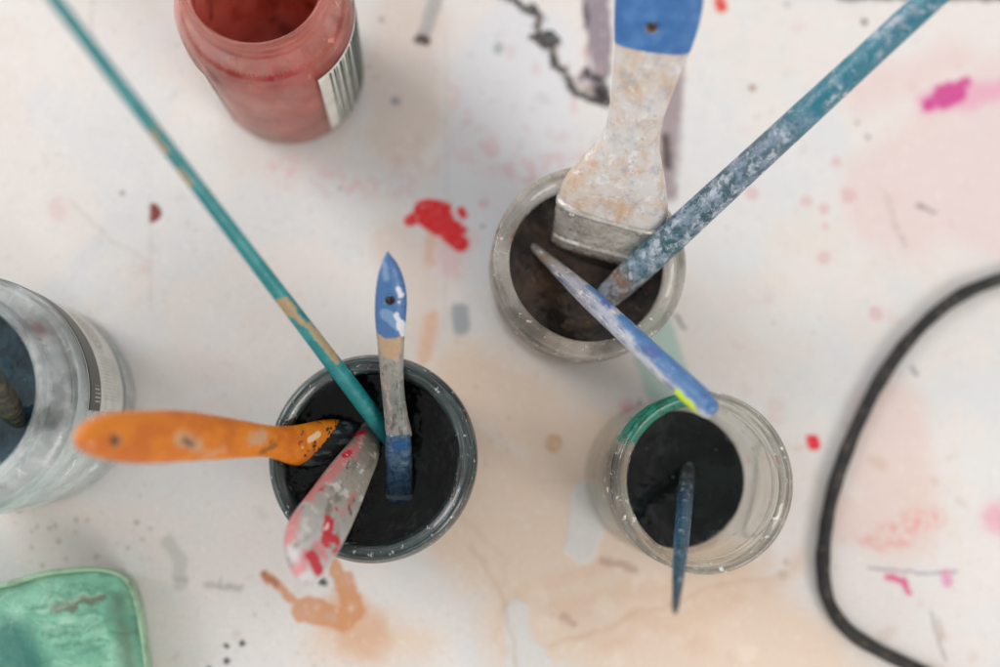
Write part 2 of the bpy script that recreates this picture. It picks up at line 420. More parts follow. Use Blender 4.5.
sp = [kc(rnd.uniform(170, 400), rnd.uniform(10, 190), rnd.uniform(1.0, 2.2)) for _ in range(10)] + [kc(rnd.uniform(455, 540), rnd.uniform(330, 520), rnd.uniform(1, 1.8)) for _ in range(8)] + [kc(rnd.uniform(720, 1000), rnd.uniform(0, 400), rnd.uniform(.8, 1.8)) for _ in range(16)] + [kc(rnd.uniform(200, 330), rnd.uniform(580, 667), rnd.uniform(.8, 1.8)) for _ in range(8)]
base = layer(t, base, w1, sp, (150, 134, 128), .5, .9)
base = layer(t, base, w1, poly([(150, 196), (151, 250), (150, 310)], .8) + poly([(92, 2), (90, 40)], 1.2) + poly([(70, 200), (110, 240), (150, 262)], 1), (180, 176, 172), .45, .8)
base = layer(t, base, w3, [kc(55, 205, 60, 215, 8), kc(145, 270, 5)], (214, 178, 178), .4, 2)
base = layer(t, base, w3, [kc(840, -8, 1010, -8, 9)], (92, 84, 78), .85, 1.2)
nx, ny = len(ax), len(ay); nv = nx * ny
vz = t.h.ravel()
co_ = np.stack([GX.ravel(), GY.ravel(), vz], -1).astype(np.float32)
idx = np.arange(nv).reshape(ny, nx)
quads = np.stack([idx[:-1, :-1], idx[:-1, 1:], idx[1:, 1:], idx[1:, :-1]], -1).reshape(-1, 4)
rim = np.concatenate([idx[0, :-1], idx[:-1, -1], idx[-1, :0:-1], idx[:0:-1, 0]])      # counter-clockwise border
low = co_[rim].copy(); low[:, 2] = -.025
li = nv + np.arange(len(rim)); nr = np.roll(np.arange(len(rim)), -1)
side = np.stack([rim, li, li[nr], rim[nr]], -1)
me = bpy.data.meshes.new('table_top')
allv = np.concatenate([co_, low]); allq = np.concatenate([quads, side])
me.vertices.add(len(allv)); me.vertices.foreach_set('co', allv.ravel())
me.loops.add(allq.size); me.loops.foreach_set('vertex_index', allq.ravel().astype(np.int32))
me.polygons.add(len(allq)); me.polygons.foreach_set('loop_start', np.arange(0, allq.size, 4, dtype=np.int32))
me.update(calc_edges=True)
ca = me.color_attributes.new('dried_paint', 'FLOAT_COLOR', 'POINT')
cc_ = np.ones((len(allv), 4), np.float32); cc_[:nv, :3] = base.reshape(-1, 3); cc_[nv:, :3] = .6
ca.data.foreach_set('color', cc_.ravel())
g = NT('painted_table_board')
att = g.n('ShaderNodeAttribute', attribute_name='dried_paint').outputs['Color']
mmn = g.vm('SCALE', g.n('ShaderNodeTexCoord').outputs['Object'], sc=1000.0)
fine = g.noise(mmn, .9, 3); mid = g.noise(mmn, .05, 4)
b = g.mix(g.step(fine, .40, .75, 0, .2), att, lin((150, 142, 136)))
b = patches(g, b, g.vm('MULTIPLY', g.warp(mmn, 5, .03), (.05, 1.6, 1)), (160, 152, 146), .5, .66, .72, .35)
b = patches(g, b, mmn, (240, 236, 232), .35, .58, .72, .35, off=41)
hgt = g.math('ADD', g.math('MULTIPLY', fine, .25), mid)
rough = g.step(g.noise(mmn, .04, 2), .35, .65, .34, .6)
tm = g.done(g.bsdf(b, rough, Normal=g.bump(hgt, .3, .0007), Specular_IOR_Level=.28))
tag(link('table_top', me, tm, smooth=True), kind='structure')

# ---------------------------------------------------------------- materials for jars
def glass_mat(name, tint, grime, amount, scale=.25, rough=.03, smear=None, clear=.38):
    g = NT(name); co = g.vm('SCALE', g.n('ShaderNodeTexCoord').outputs['Object'], sc=1000.0)
    cw = g.warp(co, 2, .15)
    gl = g.bsdf(lin(tint), rough, Transmission_Weight=1.0, IOR=1.46)
    tr = g.n('ShaderNodeBsdfTransparent'); tr.inputs[0].default_value = lin(tuple(min(255, c + 4) for c in tint))
    m1 = g.n('ShaderNodeMixShader'); m1.inputs[0].default_value = clear
    g.t.links.new(gl, m1.inputs[1]); g.t.links.new(tr.outputs[0], m1.inputs[2])
    gcol = lin(grime)
    m2 = g.n('ShaderNodeMixShader')
    film = g.step(g.noise(cw, .06, 3), .35, .7, amount * .04, amount * .36)
    spk = g.step(g.noise(cw, scale, 4, .65), .63, .68, 0, .85)
    f = g.math('MAXIMUM', film, spk)
    if smear:                    # paint wiped on part of the lip: direction, colour, lowest z (mm)
        dr, colr, zlo, lim = smear
        un = g.vm('NORMALIZE', g.vm('MULTIPLY', cw, (1, 1, 0)))
        sxx = g.n('ShaderNodeSeparateXYZ'); g.put(sxx.inputs[0], cw)
        dd = g.math('ADD', g.vm('DOT_PRODUCT', un, tuple(Vector(dr).normalized())), g.math('MULTIPLY', g.math('SUBTRACT', g.noise(cw, .35, 4), .5), .35))
        sm = g.math('MULTIPLY', g.step(dd, lim, lim + .05), g.step(sxx.outputs[2], zlo, zlo + 2))
        sm = g.math('MULTIPLY', sm, g.step(g.noise(cw, .22, 4), .36, .5, .35, .95))
        gcol = g.mix(g.step(sm, .02, .2), gcol, lin(colr)); f = g.math('MAXIMUM', f, sm)
    df = g.bsdf(gcol, .35)
    g.put(m2.inputs[0], f); g.t.links.new(m1.outputs[0], m2.inputs[1]); g.t.links.new(df, m2.inputs[2])
    return g.done(m2.outputs[0])

def liquid_mat(name, c1, c2, c3=None, rough=.06):
    g = NT(name); co = g.vm('SCALE', g.n('ShaderNodeTexCoord').outputs['Object'], sc=1000.0)
    cw = g.warp(co, 8, .04, 4)
    b = g.mix(g.step(g.noise(cw, .07, 5, .6), .42, .66), lin(c1), lin(c2))
    if c3: b = patches(g, b, cw, c3, .09, .60, .74, .8, off=31)
    b = patches(g, b, co, tuple(v * 1.6 + 30 for v in (c3 or c2)), .55, .70, .75, .6, off=77)
    n = g.noise(cw, .05, 3)
    return g.done(g.bsdf(b, rough, Normal=g.bump(n, .55, .003), Specular_IOR_Level=.35))

# jar glass: outer wall with screw thread, lip, inner wall, closed profile
def jar_profile(h, rl, ri, rb, rs, shoulder, foot=.004, wall=.0022, thread=True, waist=None):
    """rl lip outer radius, ri opening radius, rb base radius, rs widest radius at z = shoulder"""
    P = [(0.0, .003), (rb * .8, .0025), (rb - foot, 0), (rb - foot * .3, .001), (rb, foot)]
    P += [(rb + (rs - rb) * k, foot + (shoulder * .86 - foot) * k) for k in (.35, .7, 1)]
    P += [(rs * .997, shoulder), (rs - .0012, shoulder + .0025)]
    zt = h - .013
    P += [(rl - .0010, zt)] if shoulder + .004 < zt else [(rl - .0004, shoulder + .004)]
    if thread:
        z0 = max(zt, shoulder + .0035)
        n = 2; dz = (h - .0035 - z0) / n
        for k in range(n):
            P += [(rl - .0019, z0 + dz * (k + .12)), (rl - .0003, z0 + dz * (k + .42)), (rl - .0003, z0 + dz * (k + .6)), (rl - .0019, z0 + dz * (k + .9))]
    P += [(rl - .0008, h - .0030), (rl - .0003, h - .0016), (rl - .0010, h - .0005), (rl - .0020, h), ((rl + ri) / 2, h - .0003), (ri + .0010, h - .0012), (ri, h - .0030)]
    P += [(ri - .0002, h - .010), (rs - wall, min(shoulder, h - .014)), (rb - wall + (rs - rb) * .5, shoulder * .5), (rb - wall - .0005, foot + .006), (rb - wall - .004, foot + .0025), (0.0, foot + .002)]
    return P

def jar(name, cpx, cpy, h, label, prof, gm, liquid=None, lr=None, lz=None, group=None):
    c = at(cpx, cpy, h)
    root = empty(name, Matrix.Translation((c.x, c.y, 0.0005)), label, 'jar', group)
    g = link('glass', bm_mesh(lathe(prof, 128), 'glass'), gm, root)
    if liquid:
        r = lr
        P = [(0, .0075), (r * .86, .0075), (r * .97, .011), (r, .016), (r, lz - .0008), (r - .0002, lz + .0005), (r - .0014, lz), (0, lz)]
        link('paint_water', bm_mesh(lathe(P, 96), 'paint_water'), liquid, root)
    return root, c

# --- jar stained black in the centre left
g = NT('black_stained_glass'); co = g.vm('SCALE', g.n('ShaderNodeTexCoord').outputs['Object'], sc=1000.0)
pol = g.n('ShaderNodeSeparateXYZ'); g.put(pol.inputs[0], co)
rad = g.vm('LENGTH', g.vm('MULTIPLY', co, (1, 1, 0)))
ang = g.math('ARCTAN2', pol.outputs[1], pol.outputs[0])
cb = g.n('ShaderNodeCombineXYZ'); g.put(cb.inputs[0], g.math('MULTIPLY', rad, 1.6)); g.put(cb.inputs[1], g.math('MULTIPLY', ang, 2.2)); g.put(cb.inputs[2], g.math('MULTIPLY', pol.outputs[2], 1.2))
b = g.mix(g.step(g.noise(co, .08, 4), .4, .62), lin((27, 34, 35)), lin((40, 56, 55)))
b = patches(g, b, cb.outputs[0], (104, 124, 122), 1.1, .50, .72, .65)
b = patches(g, b, g.warp(co, 2, .3), (170, 180, 180), .40, .62, .67, .85, off=9)
nrm = g.bump(g.noise(cb.outputs[0], 1.5, 3), .4, .0006)
black_glass = g.done(g.bsdf(b, .22, Normal=nrm, Coat_Weight=.5, Coat_Roughness=.06))
bp = jar_profile(.075, .0380, .0318, .0365, .0400, .060)
black_jar, cB = jar('glass_jar', 372, 458, .075, 'jar stained black inside and out with dark green-black water and four brushes', bp, black_glass,
                liquid_mat('black_green_water', (11, 14, 14), (22, 33, 30), (46, 66, 60)), .0372, .0485)

# --- clear jar with brown water, top centre
clear_a = glass_mat('grimy_clear_glass', (249, 249, 245), (218, 210, 202), .62, .28, .015, clear=.52)
mp = jar_profile(.072, .0385, .0312, .0340, .0382, .058)
mid_jar, cM = jar('glass_jar', 590, 261, .072, 'clear glass jar of dark brown water holding the wide flat brush', mp, clear_a,
              liquid_mat('brown_paint_water', (28, 23, 20), (62, 48, 40), (104, 84, 70)), .0345, .0505)

# --- clear jar with black water, lower right
clear_b = glass_mat('clear_glass', (251, 251, 247), (224, 222, 216), .16, .25, .01, smear=((-.5, .85, 0), (14, 108, 88), 60, .84), clear=.5)
rp = jar_profile(.078, .0345, .0290, .0335, .0342, .062)
right_jar, cR = jar('glass_jar', 705, 482, .078, 'half empty clear glass jar with black water and green paint on its lip', rp, clear_b,
                liquid_mat('black_paint_water', (12, 15, 16), (24, 33, 33), (52, 64, 62)), .0286, .036)
# --- jar coated in red paint, top left
red_glass = glass_mat('red_smeared_glass', (252, 238, 234), (220, 140, 128), .9, .16, clear=.55)
def coat_mat(name, cols, rough=.45):
    g = NT(name); co = g.vm('SCALE', g.n('ShaderNodeTexCoord').outputs['Object'], sc=1000.0)
    cw = g.warp(g.vm('MULTIPLY', co, (1, 1, .55)), 9, .05, 4)
    b = lin(cols[0])
    for i, c in enumerate(cols[1:]): b = patches(g, b, cw, c[:3], c[3], c[4], c[5], .9, off=17 * (i + 1))
    return g.done(g.bsdf(b, rough, Normal=g.bump(g.noise(cw, .2, 4), .3, .001)))
g = NT('dried_red_paint'); co = g.vm('SCALE', g.n('ShaderNodeTexCoord').outputs['Object'], sc=1000.0)
cw = g.warp(g.vm('MULTIPLY', co, (1, 1, .6)), 9, .05, 4)
sx = g.n('ShaderNodeSeparateXYZ'); g.put(sx.inputs[0], co)
zj = g.math('ADD', sx.outputs[2], g.math('MULTIPLY', g.math('SUBTRACT', g.noise(co, .12, 5, .65), .5), 22))
b = g.mix(g.step(zj, 58, 68), patches(g, lin((238, 170, 158)), cw, (216, 126, 104), .045, .42, .62, .8), patches(g, lin((198, 88, 78)), cw, (214, 150, 134), .08, .45, .6, .8, off=30))
b = patches(g, b, cw, (150, 58, 44), .08, .54, .66, .75, off=51)
b = patches(g, b, g.vm('MULTIPLY', cw, (1.5, 1.5, .5)), (232, 178, 166), .16, .54, .68, .6, off=81)
b = patches(g, b, g.vm('MULTIPLY', cw, (1.2, 1.2, .4)), (120, 44, 30), .14, .60, .70, .7, off=91)
b = g.mix(g.step(g.math('ABSOLUTE', g.math('SUBTRACT', zj, 64)), 1.6, .4, 0, .6), b, lin((170, 70, 54)))
mg = g.step(g.vm('DISTANCE', cw, (8, -27, 47)), 14, 8, 0, .95)
b = g.mix(g.math('MULTIPLY', mg, g.step(g.noise(co, .3, 4), .42, .52)), b, lin((210, 14, 84)))
tl = g.n('ShaderNodeBsdfTranslucent'); g.put(tl.inputs[0], b); ms = g.n('ShaderNodeMixShader'); ms.inputs[0].default_value = .42
g.t.links.new(g.bsdf(b, .45, Normal=g.bump(g.noise(cw, .2, 4), .3, .001)), ms.inputs[1]); g.t.links.new(tl.outputs[0], ms.inputs[2])
red_in = g.done(ms.outputs[0])
dp_ = jar_profile(.099, .0284, .0250, .0335, .0345, .073)
red_jar, cD = jar('glass_jar', 252, -26, .099, 'empty jar coated with dried red and pink paint and a barcode label', dp_, red_glass)
P = [(.0249, .0885), (.0314, .075), (.0312, .065), (.0306, .035), (.0298, .012), (.0266, .0085), (0, .0080), (0, .0086), (.0262, .0092), (.0292, .0125), (.0299, .035), (.0305, .065), (.0306, .074), (.0243, .0882)]
link('paint_coating', bm_mesh(lathe(P, 96), 'paint_coating'), red_in, red_jar)
# barcode label, bars run up the jar
def surf_r(prof, z):
    best = None
    pr = [p for p in prof[:14]]
    for a, b_ in zip(pr, pr[1:]):
        if a[1] <= z <= b_[1] and b_[1] > a[1]:
            best = a[0] + (b_[0] - a[0]) * (z - a[1]) / (b_[1] - a[1])
    return best or .0345
def lab(prof, z0, z1, a0, a1, steps, lift, nz=10, thick=.00018):
    zs = [z0 + (z1 - z0) * i / nz for i in range(nz + 1)]
    P = [(surf_r(prof, z) + lift, z) for z in zs] + [(surf_r(prof, z) + lift - thick, z) for z in zs[::-1]]
    return lathe(P, steps, True, math.radians(a0), math.radians(a1))
pm = NT('label_paper'); pc = pm.vm('SCALE', pm.n('ShaderNodeTexCoord').outputs['Object'], sc=1000.0)
paper = pm.done(pm.bsdf(patches(pm, lin((214, 214, 206)), pc, (200, 194, 184), .12, .45, .65), .5))
ik = NT('label_ink'); ink = ik.done(ik.bsdf(lin((62, 80, 72)), .5))
LA0 = -53
lb = link('label', bm_mesh(lab(dp_, .006, .068, LA0, 40, 60, .00035), 'label'), paper, red_jar)
a = LA0 + 9; rb_ = random.Random(11)
bmA = bmesh.new()
while a < 22:
    wd = rb_.choice([.6, .8, 1.0, 1.3, 2.4]); 
    b1 = lab(dp_, .0075, .0665, a, a + wd, 3, .00065)
    me = bm_mesh(b1, 'tmp'); bmA.from_mesh(me); bpy.data.meshes.remove(me)
    a += wd + rb_.choice([.9, 1.3, 1.8, 2.6])
bc = link('barcode', bm_mesh(bmA, 'barcode'), ink, lb)
lb2 = link('label', bm_mesh(lab(dp_, 0.006, .064, 196, 228, 20, .00035), 'label'), paper, red_jar)

# --- milky jar with blue water at the left edge
milk = glass_mat('milky_blue_glass', (246, 250, 250), (226, 232, 232), 1.3, .10, .06, clear=.5)
lp = jar_profile(.090, .0385, .0342, .0440, .0455, .078, thread=True)
left_jar, cL = jar('glass_jar', -69, 393, .090, 'large milky jar with dark blue water and a black banded label', lp, milk,
               liquid_mat('dark_blue_water', (24, 42, 50), (40, 66, 78), (62, 92, 104)), .0350, .068)
mk = coat_mat('dried_milky_paint', [(222, 228, 226), (202, 216, 214, .05, .45, .62), (228, 230, 228, .06, .52, .66)])
P = [(.0428, .074), (.0428, .045), (.0415, .012), (.038, .0068), (0, .0066), (0, .0072), (.0375, .0075), (.0410, .0125), (.0423, .045), (.0423, .074)]
link('paint_coating', bm_mesh(lathe(P, 96), 'paint_coating'), mk, left_jar)
# label with uv-free procedural print: coordinates are angle and height
g = NT('banded_label'); co = g.n('ShaderNodeTexCoord').outputs['Object']
sx = g.n('ShaderNodeSeparateXYZ'); g.put(sx.inputs[0], co)
arc = g.math('MULTIPLY', g.math('ARCTAN2', sx.outputs[1], sx.outputs[0]), 45.7)
zz = g.math('MULTIPLY', sx.outputs[2], 1000.0)
cmb = g.n('ShaderNodeCombineXYZ'); g.put(cmb.inputs[0], arc); g.put(cmb.inputs[1], zz)
p = cmb.outputs[0]
b = patches(g, lin((204, 206, 200)), p, (190, 192, 186), .1, .45, .6)
def inr(lo, hi, s=.15): return g.math('MULTIPLY', g.step(zz, lo - s, lo + s), g.step(zz, hi + s, hi - s))
def ina(lo, hi, s=.2): return g.math('MULTIPLY', g.step(arc, lo - s, lo + s), g.step(arc, hi + s, hi - s))
# oval guilloche emblem
el = g.vm('LENGTH', g.vm('MULTIPLY', g.vm('SUBTRACT', p, (31, 41, 0)), (1 / 11.0, 1 / 8.0, 0)))
rings = g.step(g.math('SINE', g.math('MULTIPLY', el, 26.0)), -.2, .5, .25, .8)
b = g.mix(g.math('MULTIPLY', g.step(el, 1.02, .98), rings), b, lin((150, 138, 118)))
# small print block: tiny irregular marks in rows
row = g.step(g.math('SINE', g.math('MULTIPLY', arc, 4.4)), -.1, .5)
mk_ = g.n('ShaderNodeTexNoise'); g.put(mk_.inputs['Vector'], g.vm('MULTIPLY', p, (.7, 2.6, 0))); mk_.inputs['Scale'].default_value = 1.0
tx = g.math('MULTIPLY', g.math('MULTIPLY', row, g.step(mk_.outputs[0], .46, .52)), g.math('MULTIPLY', ina(0, 18), inr(27, 49)))
b = g.mix(g.math('MULTIPLY', tx, .5), b, lin((110, 110, 106)))
b = g.mix(inr(53, 67), b, lin((66, 66, 62)))
row2 = g.step(g.math('SINE', g.math('MULTIPLY', arc, 4.0)), .2, .6)
tx2 = g.math('MULTIPLY', g.math('MULTIPLY', row2, g.step(mk_.outputs[0], .44, .5)), g.math('MULTIPLY', ina(-2, 5), inr(54, 60)))
b = g.mix(tx2, b, lin((190, 190, 186)))
b = g.mix(inr(20.5, 23), b, lin((52, 74, 66)))
bl = g.done(g.bsdf(b, .4))
link('label', bm_mesh(lab(lp, .0205, .0672, -6, 150, 90, .0003, nz=16), 'label'), bl, left_jar)

# ---------------------------------------------------------------- brushes
def paint_nt(name):
    g = NT(name); o = g.n('ShaderNodeTexCoord').outputs['Object']
    c3 = g.vm('SCALE', o, sc=1000.0)
    flat = g.vm('MULTIPLY', c3, (1, 0, 1))
    return g, c3, flat
def zramp(g, c3, L, stops, jitter=6, scale=.15):
    """colour changes along the handle, with ragged borders"""
    s_ = g.n('ShaderNodeSeparateXYZ'); g.put(s_.inputs[0], c3)
    n = g.math('MULTIPLY', g.math('SUBTRACT', g.noise(c3, scale, 4, .6), .5), jitter * 2)
    v = g.math('DIVIDE', g.math('ADD', s_.outputs[2], n), L * 1000)
    return g.ramp(v, stops)
def finish(g, b, c3, rough=.42, bump=.35, scale=.35, **k):
    h = g.noise(c3, scale, 5, .6)
    return g.done(g.bsdf(b, g.step(h, .3, .7, rough - .12, rough + .15), Normal=g.bump(h, bump, .0009), **k))
GB = 'brushes standing in the black jar'
GM = 'brushes standing in the brown water jar'

# 1. long thin teal brush
F = Frame((400, 451, .046), (40, -20, .185))
g, c3, fl = paint_nt('teal_enamel')
f1 = g.warp(fl, 1.0, .5)
b = lin((28, 122, 126))
b = patches(g, b, c3, (52, 140, 142), .12, .45, .6, .7)
b = layer(g, b, f1, [F.cap(281, 300, 288, 309, 7), F.cap(291, 311, 300, 320, 3), F.cap(306, 322, 335, 358, 3.5), F.cap(150, 130, 165, 150, 2.5), F.cap(178, 168, 190, 183, 2.5)], (168, 142, 104), .9, .25)
b = patches(g, b, g.vm('MULTIPLY', c3, (1, 1, .4)), (150, 140, 112), .3, .64, .69, .8, off=40)
b = patches(g, b, c3, (20, 60, 62), .4, .62, .7, .6, off=4)
teal = finish(g, b, c3, .32, .2)
root = empty('paint_brush', F.M, 'long thin teal brush handle reaching from the black jar past the top left corner', 'paintbrush', GB)
secs = [F.rsec(400, 451, 16), F.rsec(383, 430, 19), F.rsec(345, 382, 18), F.rsec(300, 322, 16.5), F.rsec(230, 230, 15), F.rsec(150, 132, 14), F.rsec(90, 55, 13.5), F.rsec(55, 5, 13)]
zl, _, rl_, _ = secs[-1]
secs += [(zl + .012, 0, rl_ * .9, rl_ * .9), (zl + .016, 0, rl_ * .5, rl_ * .5), (zl + .0165, 0, .0002, .0002)]
link('handle', bm_mesh(loft(secs, 28), 'handle'), teal, root)

# 2. small blue-tipped flat brush
F = Frame((400, 500, .047), (387, 250, .108))
root = empty('paint_brush', F.M, 'small flat brush with pointed blue handle end in the black jar', 'paintbrush', GB)
g, c3, fl = paint_nt('blue_dipped_handle'); f1 = g.warp(fl, .9, .45)
b = zramp(g, c3, F.L, [(0, (96, 100, 100)), (.3, (140, 136, 130)), (.45, (112, 116, 112)), (.66, (150, 146, 138)), (1, (160, 150, 138))], 4)
b = patches(g, b, g.vm('MULTIPLY', c3, (1, 1, .35)), (64, 70, 66), .35, .52, .62, .7)
b = patches(g, b, g.vm('MULTIPLY', c3, (1, 1, .4)), (176, 150, 140), .3, .56, .64, .7, off=22)
b = layer(g, b, f1, [F.cap(389, 330, 391, 345, 11)], (176, 146, 112), .85, .6)
b = layer(g, b, f1, [F.cap(388, 262, 390, 318, 19)], (58, 104, 156), .97, .35)
b = layer(g, b, f1, [F.cap(386, 310, 400, 322, 6), F.cap(384, 262, 386, 275, 3)], (126, 156, 186), .7, .6)
b = layer(g, b, f1, [F.cap(398, 285, 401, 292, 2.5), F.cap(399, 298, 1.6), F.cap(400, 320, 404, 330, 4.5), F.cap(396, 310, 400, 322, 2.6)], (214, 216, 222), .9, .3)
blu = finish(g, b, c3, .3, .5)
secs = [F.sec((386, 434), (412, 434), .0030), F.sec((385, 428), (411, 428), .0034), F.sec((384, 415), (408, 415), .0034), F.sec((381, 385), (404, 385), .0034), F.sec((378, 350), (404, 350), .0035),
        F.sec((375, 320), (406, 320), .0036), F.sec((375, 298), (407, 298), .0036), F.sec((377, 280), (404, 280), .0034), F.sec((381, 265), (398, 265), .003), F.sec((385, 256), (391, 256), .002), F.sec((387, 252), (388.5, 252), .0006)]
ho = link('handle', bm_mesh(loft(secs, 28, 2.5), 'handle'), blu, root)
dk = NT('hole_rim'); dkm = dk.done(dk.bsdf(lin((34, 36, 40)), .4))
cut(ho, Vector((F.uv(390, 296)[0], 0, F.uv(390, 296)[1])), F.pr(390, 296, 5) / 1000, dkm)
g, c3, fl = paint_nt('blue_stained_ferrule'); f1 = g.warp(fl, .8, .5)
b = patches(g, lin((92, 116, 138)), g.warp(c3, 2, .3), (50, 84, 116), .3, .38, .62, rough=.7)
b = patches(g, b, g.vm('MULTIPLY', c3, (.5, 1, 2.4)), (140, 156, 168), .3, .56, .70, .6, off=33)
b = patches(g, b, g.vm('MULTIPLY', c3, (1.5, 1, .4)), (34, 44, 54), .3, .55, .65, .7, off=8)
b = layer(g, b, f1, [F.cap(398, 440, 403, 440, 6)], (30, 82, 134), .95, .3)
b = layer(g, b, f1, [F.cap(387, 494, 413, 494, 2.6)], (150, 156, 158), .8, .3)
bf = finish(g, b, c3, .35, .3, Metallic=.35)
fer = link('ferrule', bm_mesh(loft([F.sec((386, 500), (413, 500), .0024), F.sec((385.5, 494), (413.5, 494), .0026), F.sec((385.5, 470), (412.5, 470), .0030), F.sec((385, 450), (412, 450), .0036), F.sec((386, 436), (411, 436), .0038), F.sec((388, 431), (410, 431), .0039)], 28, 3.2), 'ferrule'), bf, root)

# 3. orange flat-handled brush
F = Frame((362, 436, .048), (74, 438, .150))
root = empty('paint_brush', F.M, 'orange flat brush handle pointing left out of the black jar', 'paintbrush', GB)
g, c3, fl = paint_nt('orange_lacquer'); f1 = g.warp(fl, 1.3, .5)
b = patches(g, lin((206, 118, 22)), c3, (190, 100, 22), .08, .42, .6)
b = layer(g, b, g.warp(fl, 3, .25), [F.cap(172, 440, 190, 446, 7), F.cap(108, 441, 5), F.cap(245, 440, 256, 436, 6), F.cap(200, 455, 215, 450, 3)], (188, 152, 118), .8, 1.6)
b = layer(g, b, g.warp(fl, 2, .4), [F.cap(176, 441, 183, 444, 3.5)], (74, 58, 56), .85, 1.0)
b = layer(g, b, f1, [F.cap(255, 452, 268, 445, 3), F.cap(262, 443, 266, 440, 1.6)], (126, 84, 40), .8, .5)
rn = random.Random(5)
b = layer(g, b, f1, [F.cap(*(lambda x, y: (x, y, x + rn.uniform(-.6, 2), y - rn.uniform(0, 2), rn.uniform(.6, 1.5)))(rn.uniform(292, 334), rn.uniform(422, 462))) for _ in range(34)], (44, 34, 26), .9, .25)
b = layer(g, b, f1, [F.cap(302, 440, 312, 434, 3), F.cap(296, 448, 1.6)], (222, 196, 160), .85, .35)
# everything beyond the dipping line is black paint
x1, x2 = Vector(F.q(339, 416)), Vector(F.q(296, 467))
dv = (x2 - x1).normalized(); nn = Vector((dv.z, 0, -dv.x))
if nn.dot(Vector(F.q(362, 455)) - x1) < 0: nn = -nn
sdn = g.vm('DOT_PRODUCT', g.vm('SUBTRACT', f1, tuple(x1)), tuple(nn))
blk = g.mix(g.step(g.noise(g.vm('MULTIPLY', c3, (1, 1, .3)), .35, 4), .5, .66), lin((28, 34, 36)), lin((84, 98, 98)))
b = g.mix(g.step(sdn, -.3, .3), b, blk)
org = finish(g, b, c3, .30, .25)
secs = [F.sec((372, 428), (366, 446), .0030), F.sec((358, 424), (350, 447), .0034), F.sec((342, 420), (332, 460), .0036), F.sec((325, 419.5), (312, 466), .0036), F.sec((300, 424.5), (293, 465), .0036), F.sec((283, 426), (278, 460), .0036), F.sec((262, 424), (262, 457), .0038), F.sec((230, 418), (230, 459), .004), F.sec((182, 410.5), (182, 462), .0042),
        F.sec((140, 410.5), (140, 464), .0042), F.sec((112, 412), (112, 461), .004), F.sec((92, 418), (92, 456), .0036), F.sec((81, 426), (81, 450), .0028), F.sec((76, 434), (76, 443), .0014), F.sec((75.3, 437), (75.3, 440), .0004)]
ho = link('handle', bm_mesh(loft(secs, 32, 2.6), 'handle'), org, root)
wood_h = NT('hole_wood'); whm = wood_h.done(wood_h.bsdf(lin((176, 156, 140)), .6))
cut(ho, Vector((F.uv(107, 440)[0], 0, F.uv(107, 440)[1])), F.pr(107, 440, 5.5) / 1000, whm)

# 4. paint-crusted pale flat handle, lower left of the black jar
F = Frame((372, 436, .048), (300, 572, .112), math.radians(-14))
root = empty('paint_brush', F.M, 'flat handle crusted with grey-white and red paint leaning out of the black jar', 'paintbrush', GB)
g, c3, fl = paint_nt('crusted_wood'); f1 = g.warp(fl, 1.5, .5)
b = zramp(g, c3, F.L, [(0, (100, 96, 86)), (.3, (138, 131, 120)), (.65, (156, 150, 143)), (1, (196, 191, 192))], 6)
b = patches(g, b, g.vm('MULTIPLY', c3, (1, 1, .35)), (112, 104, 92), .22, .50, .64, .8)
b = patches(g, b, c3, (206, 202, 198), .2, .55, .66, .7, off=60)
b = layer(g, b, g.warp(fl, 3, .3), [F.cap(298, 505, 315, 485, 6), F.cap(288, 520, 284, 545, 5), F.cap(300, 560, 296, 572, 5), F.cap(354, 444, 345, 465, 3), F.cap(336, 520, 348, 500, 2), F.cap(318, 490, 345, 455, 4), F.cap(312, 552, 318, 560, 6)], (204, 104, 106), .75, 1.6)
b = layer(g, b, f1, [F.cap(322, 528, 320, 548, 6), F.cap(326, 543, 333, 545, 5), F.cap(350, 442, 356, 440, 3), F.cap(336, 465, 341, 461, 3.4), F.cap(306, 562, 314, 572, 7), F.cap(329, 516, 2), F.cap(312, 500, 316, 496, 1.6), F.cap(330, 556, 334, 550, 2)], (186, 20, 42), .93, .45)
b = layer(g, b, f1, [F.cap(318, 536, 321, 531, 1.5), F.cap(338, 464, 1.2), F.cap(324, 548, 1.5)], (236, 208, 208), .9, .3)
b = layer(g, b, f1, [F.cap(343, 512, 346, 518, 2), F.cap(348, 506, 1.2), F.cap(338, 478, 340, 470, 1)], (56, 62, 60), .8, .35)
crs = finish(g, b, c3, .45, .6, .3)
secs = [F.sec((360, 424), (377, 430), .0042), F.sec((355, 432), (377, 447), .0046), F.sec((346, 446), (376, 462), .0048), F.sec((330, 465), (368, 484), .005), F.sec((310, 492), (357, 513), .0046), F.sec((294, 513), (346, 537), .0044), F.sec((286, 528), (338, 552), .0042), F.sec((284, 543), (330, 565), .0038), F.sec((288, 558), (322, 575), .0034), F.sec((295, 569), (315, 580), .003), F.sec((302, 578), (310, 582), .0014)]
link('handle', bm_mesh(loft(secs, 32, 4.0), 'handle'), crs, root)

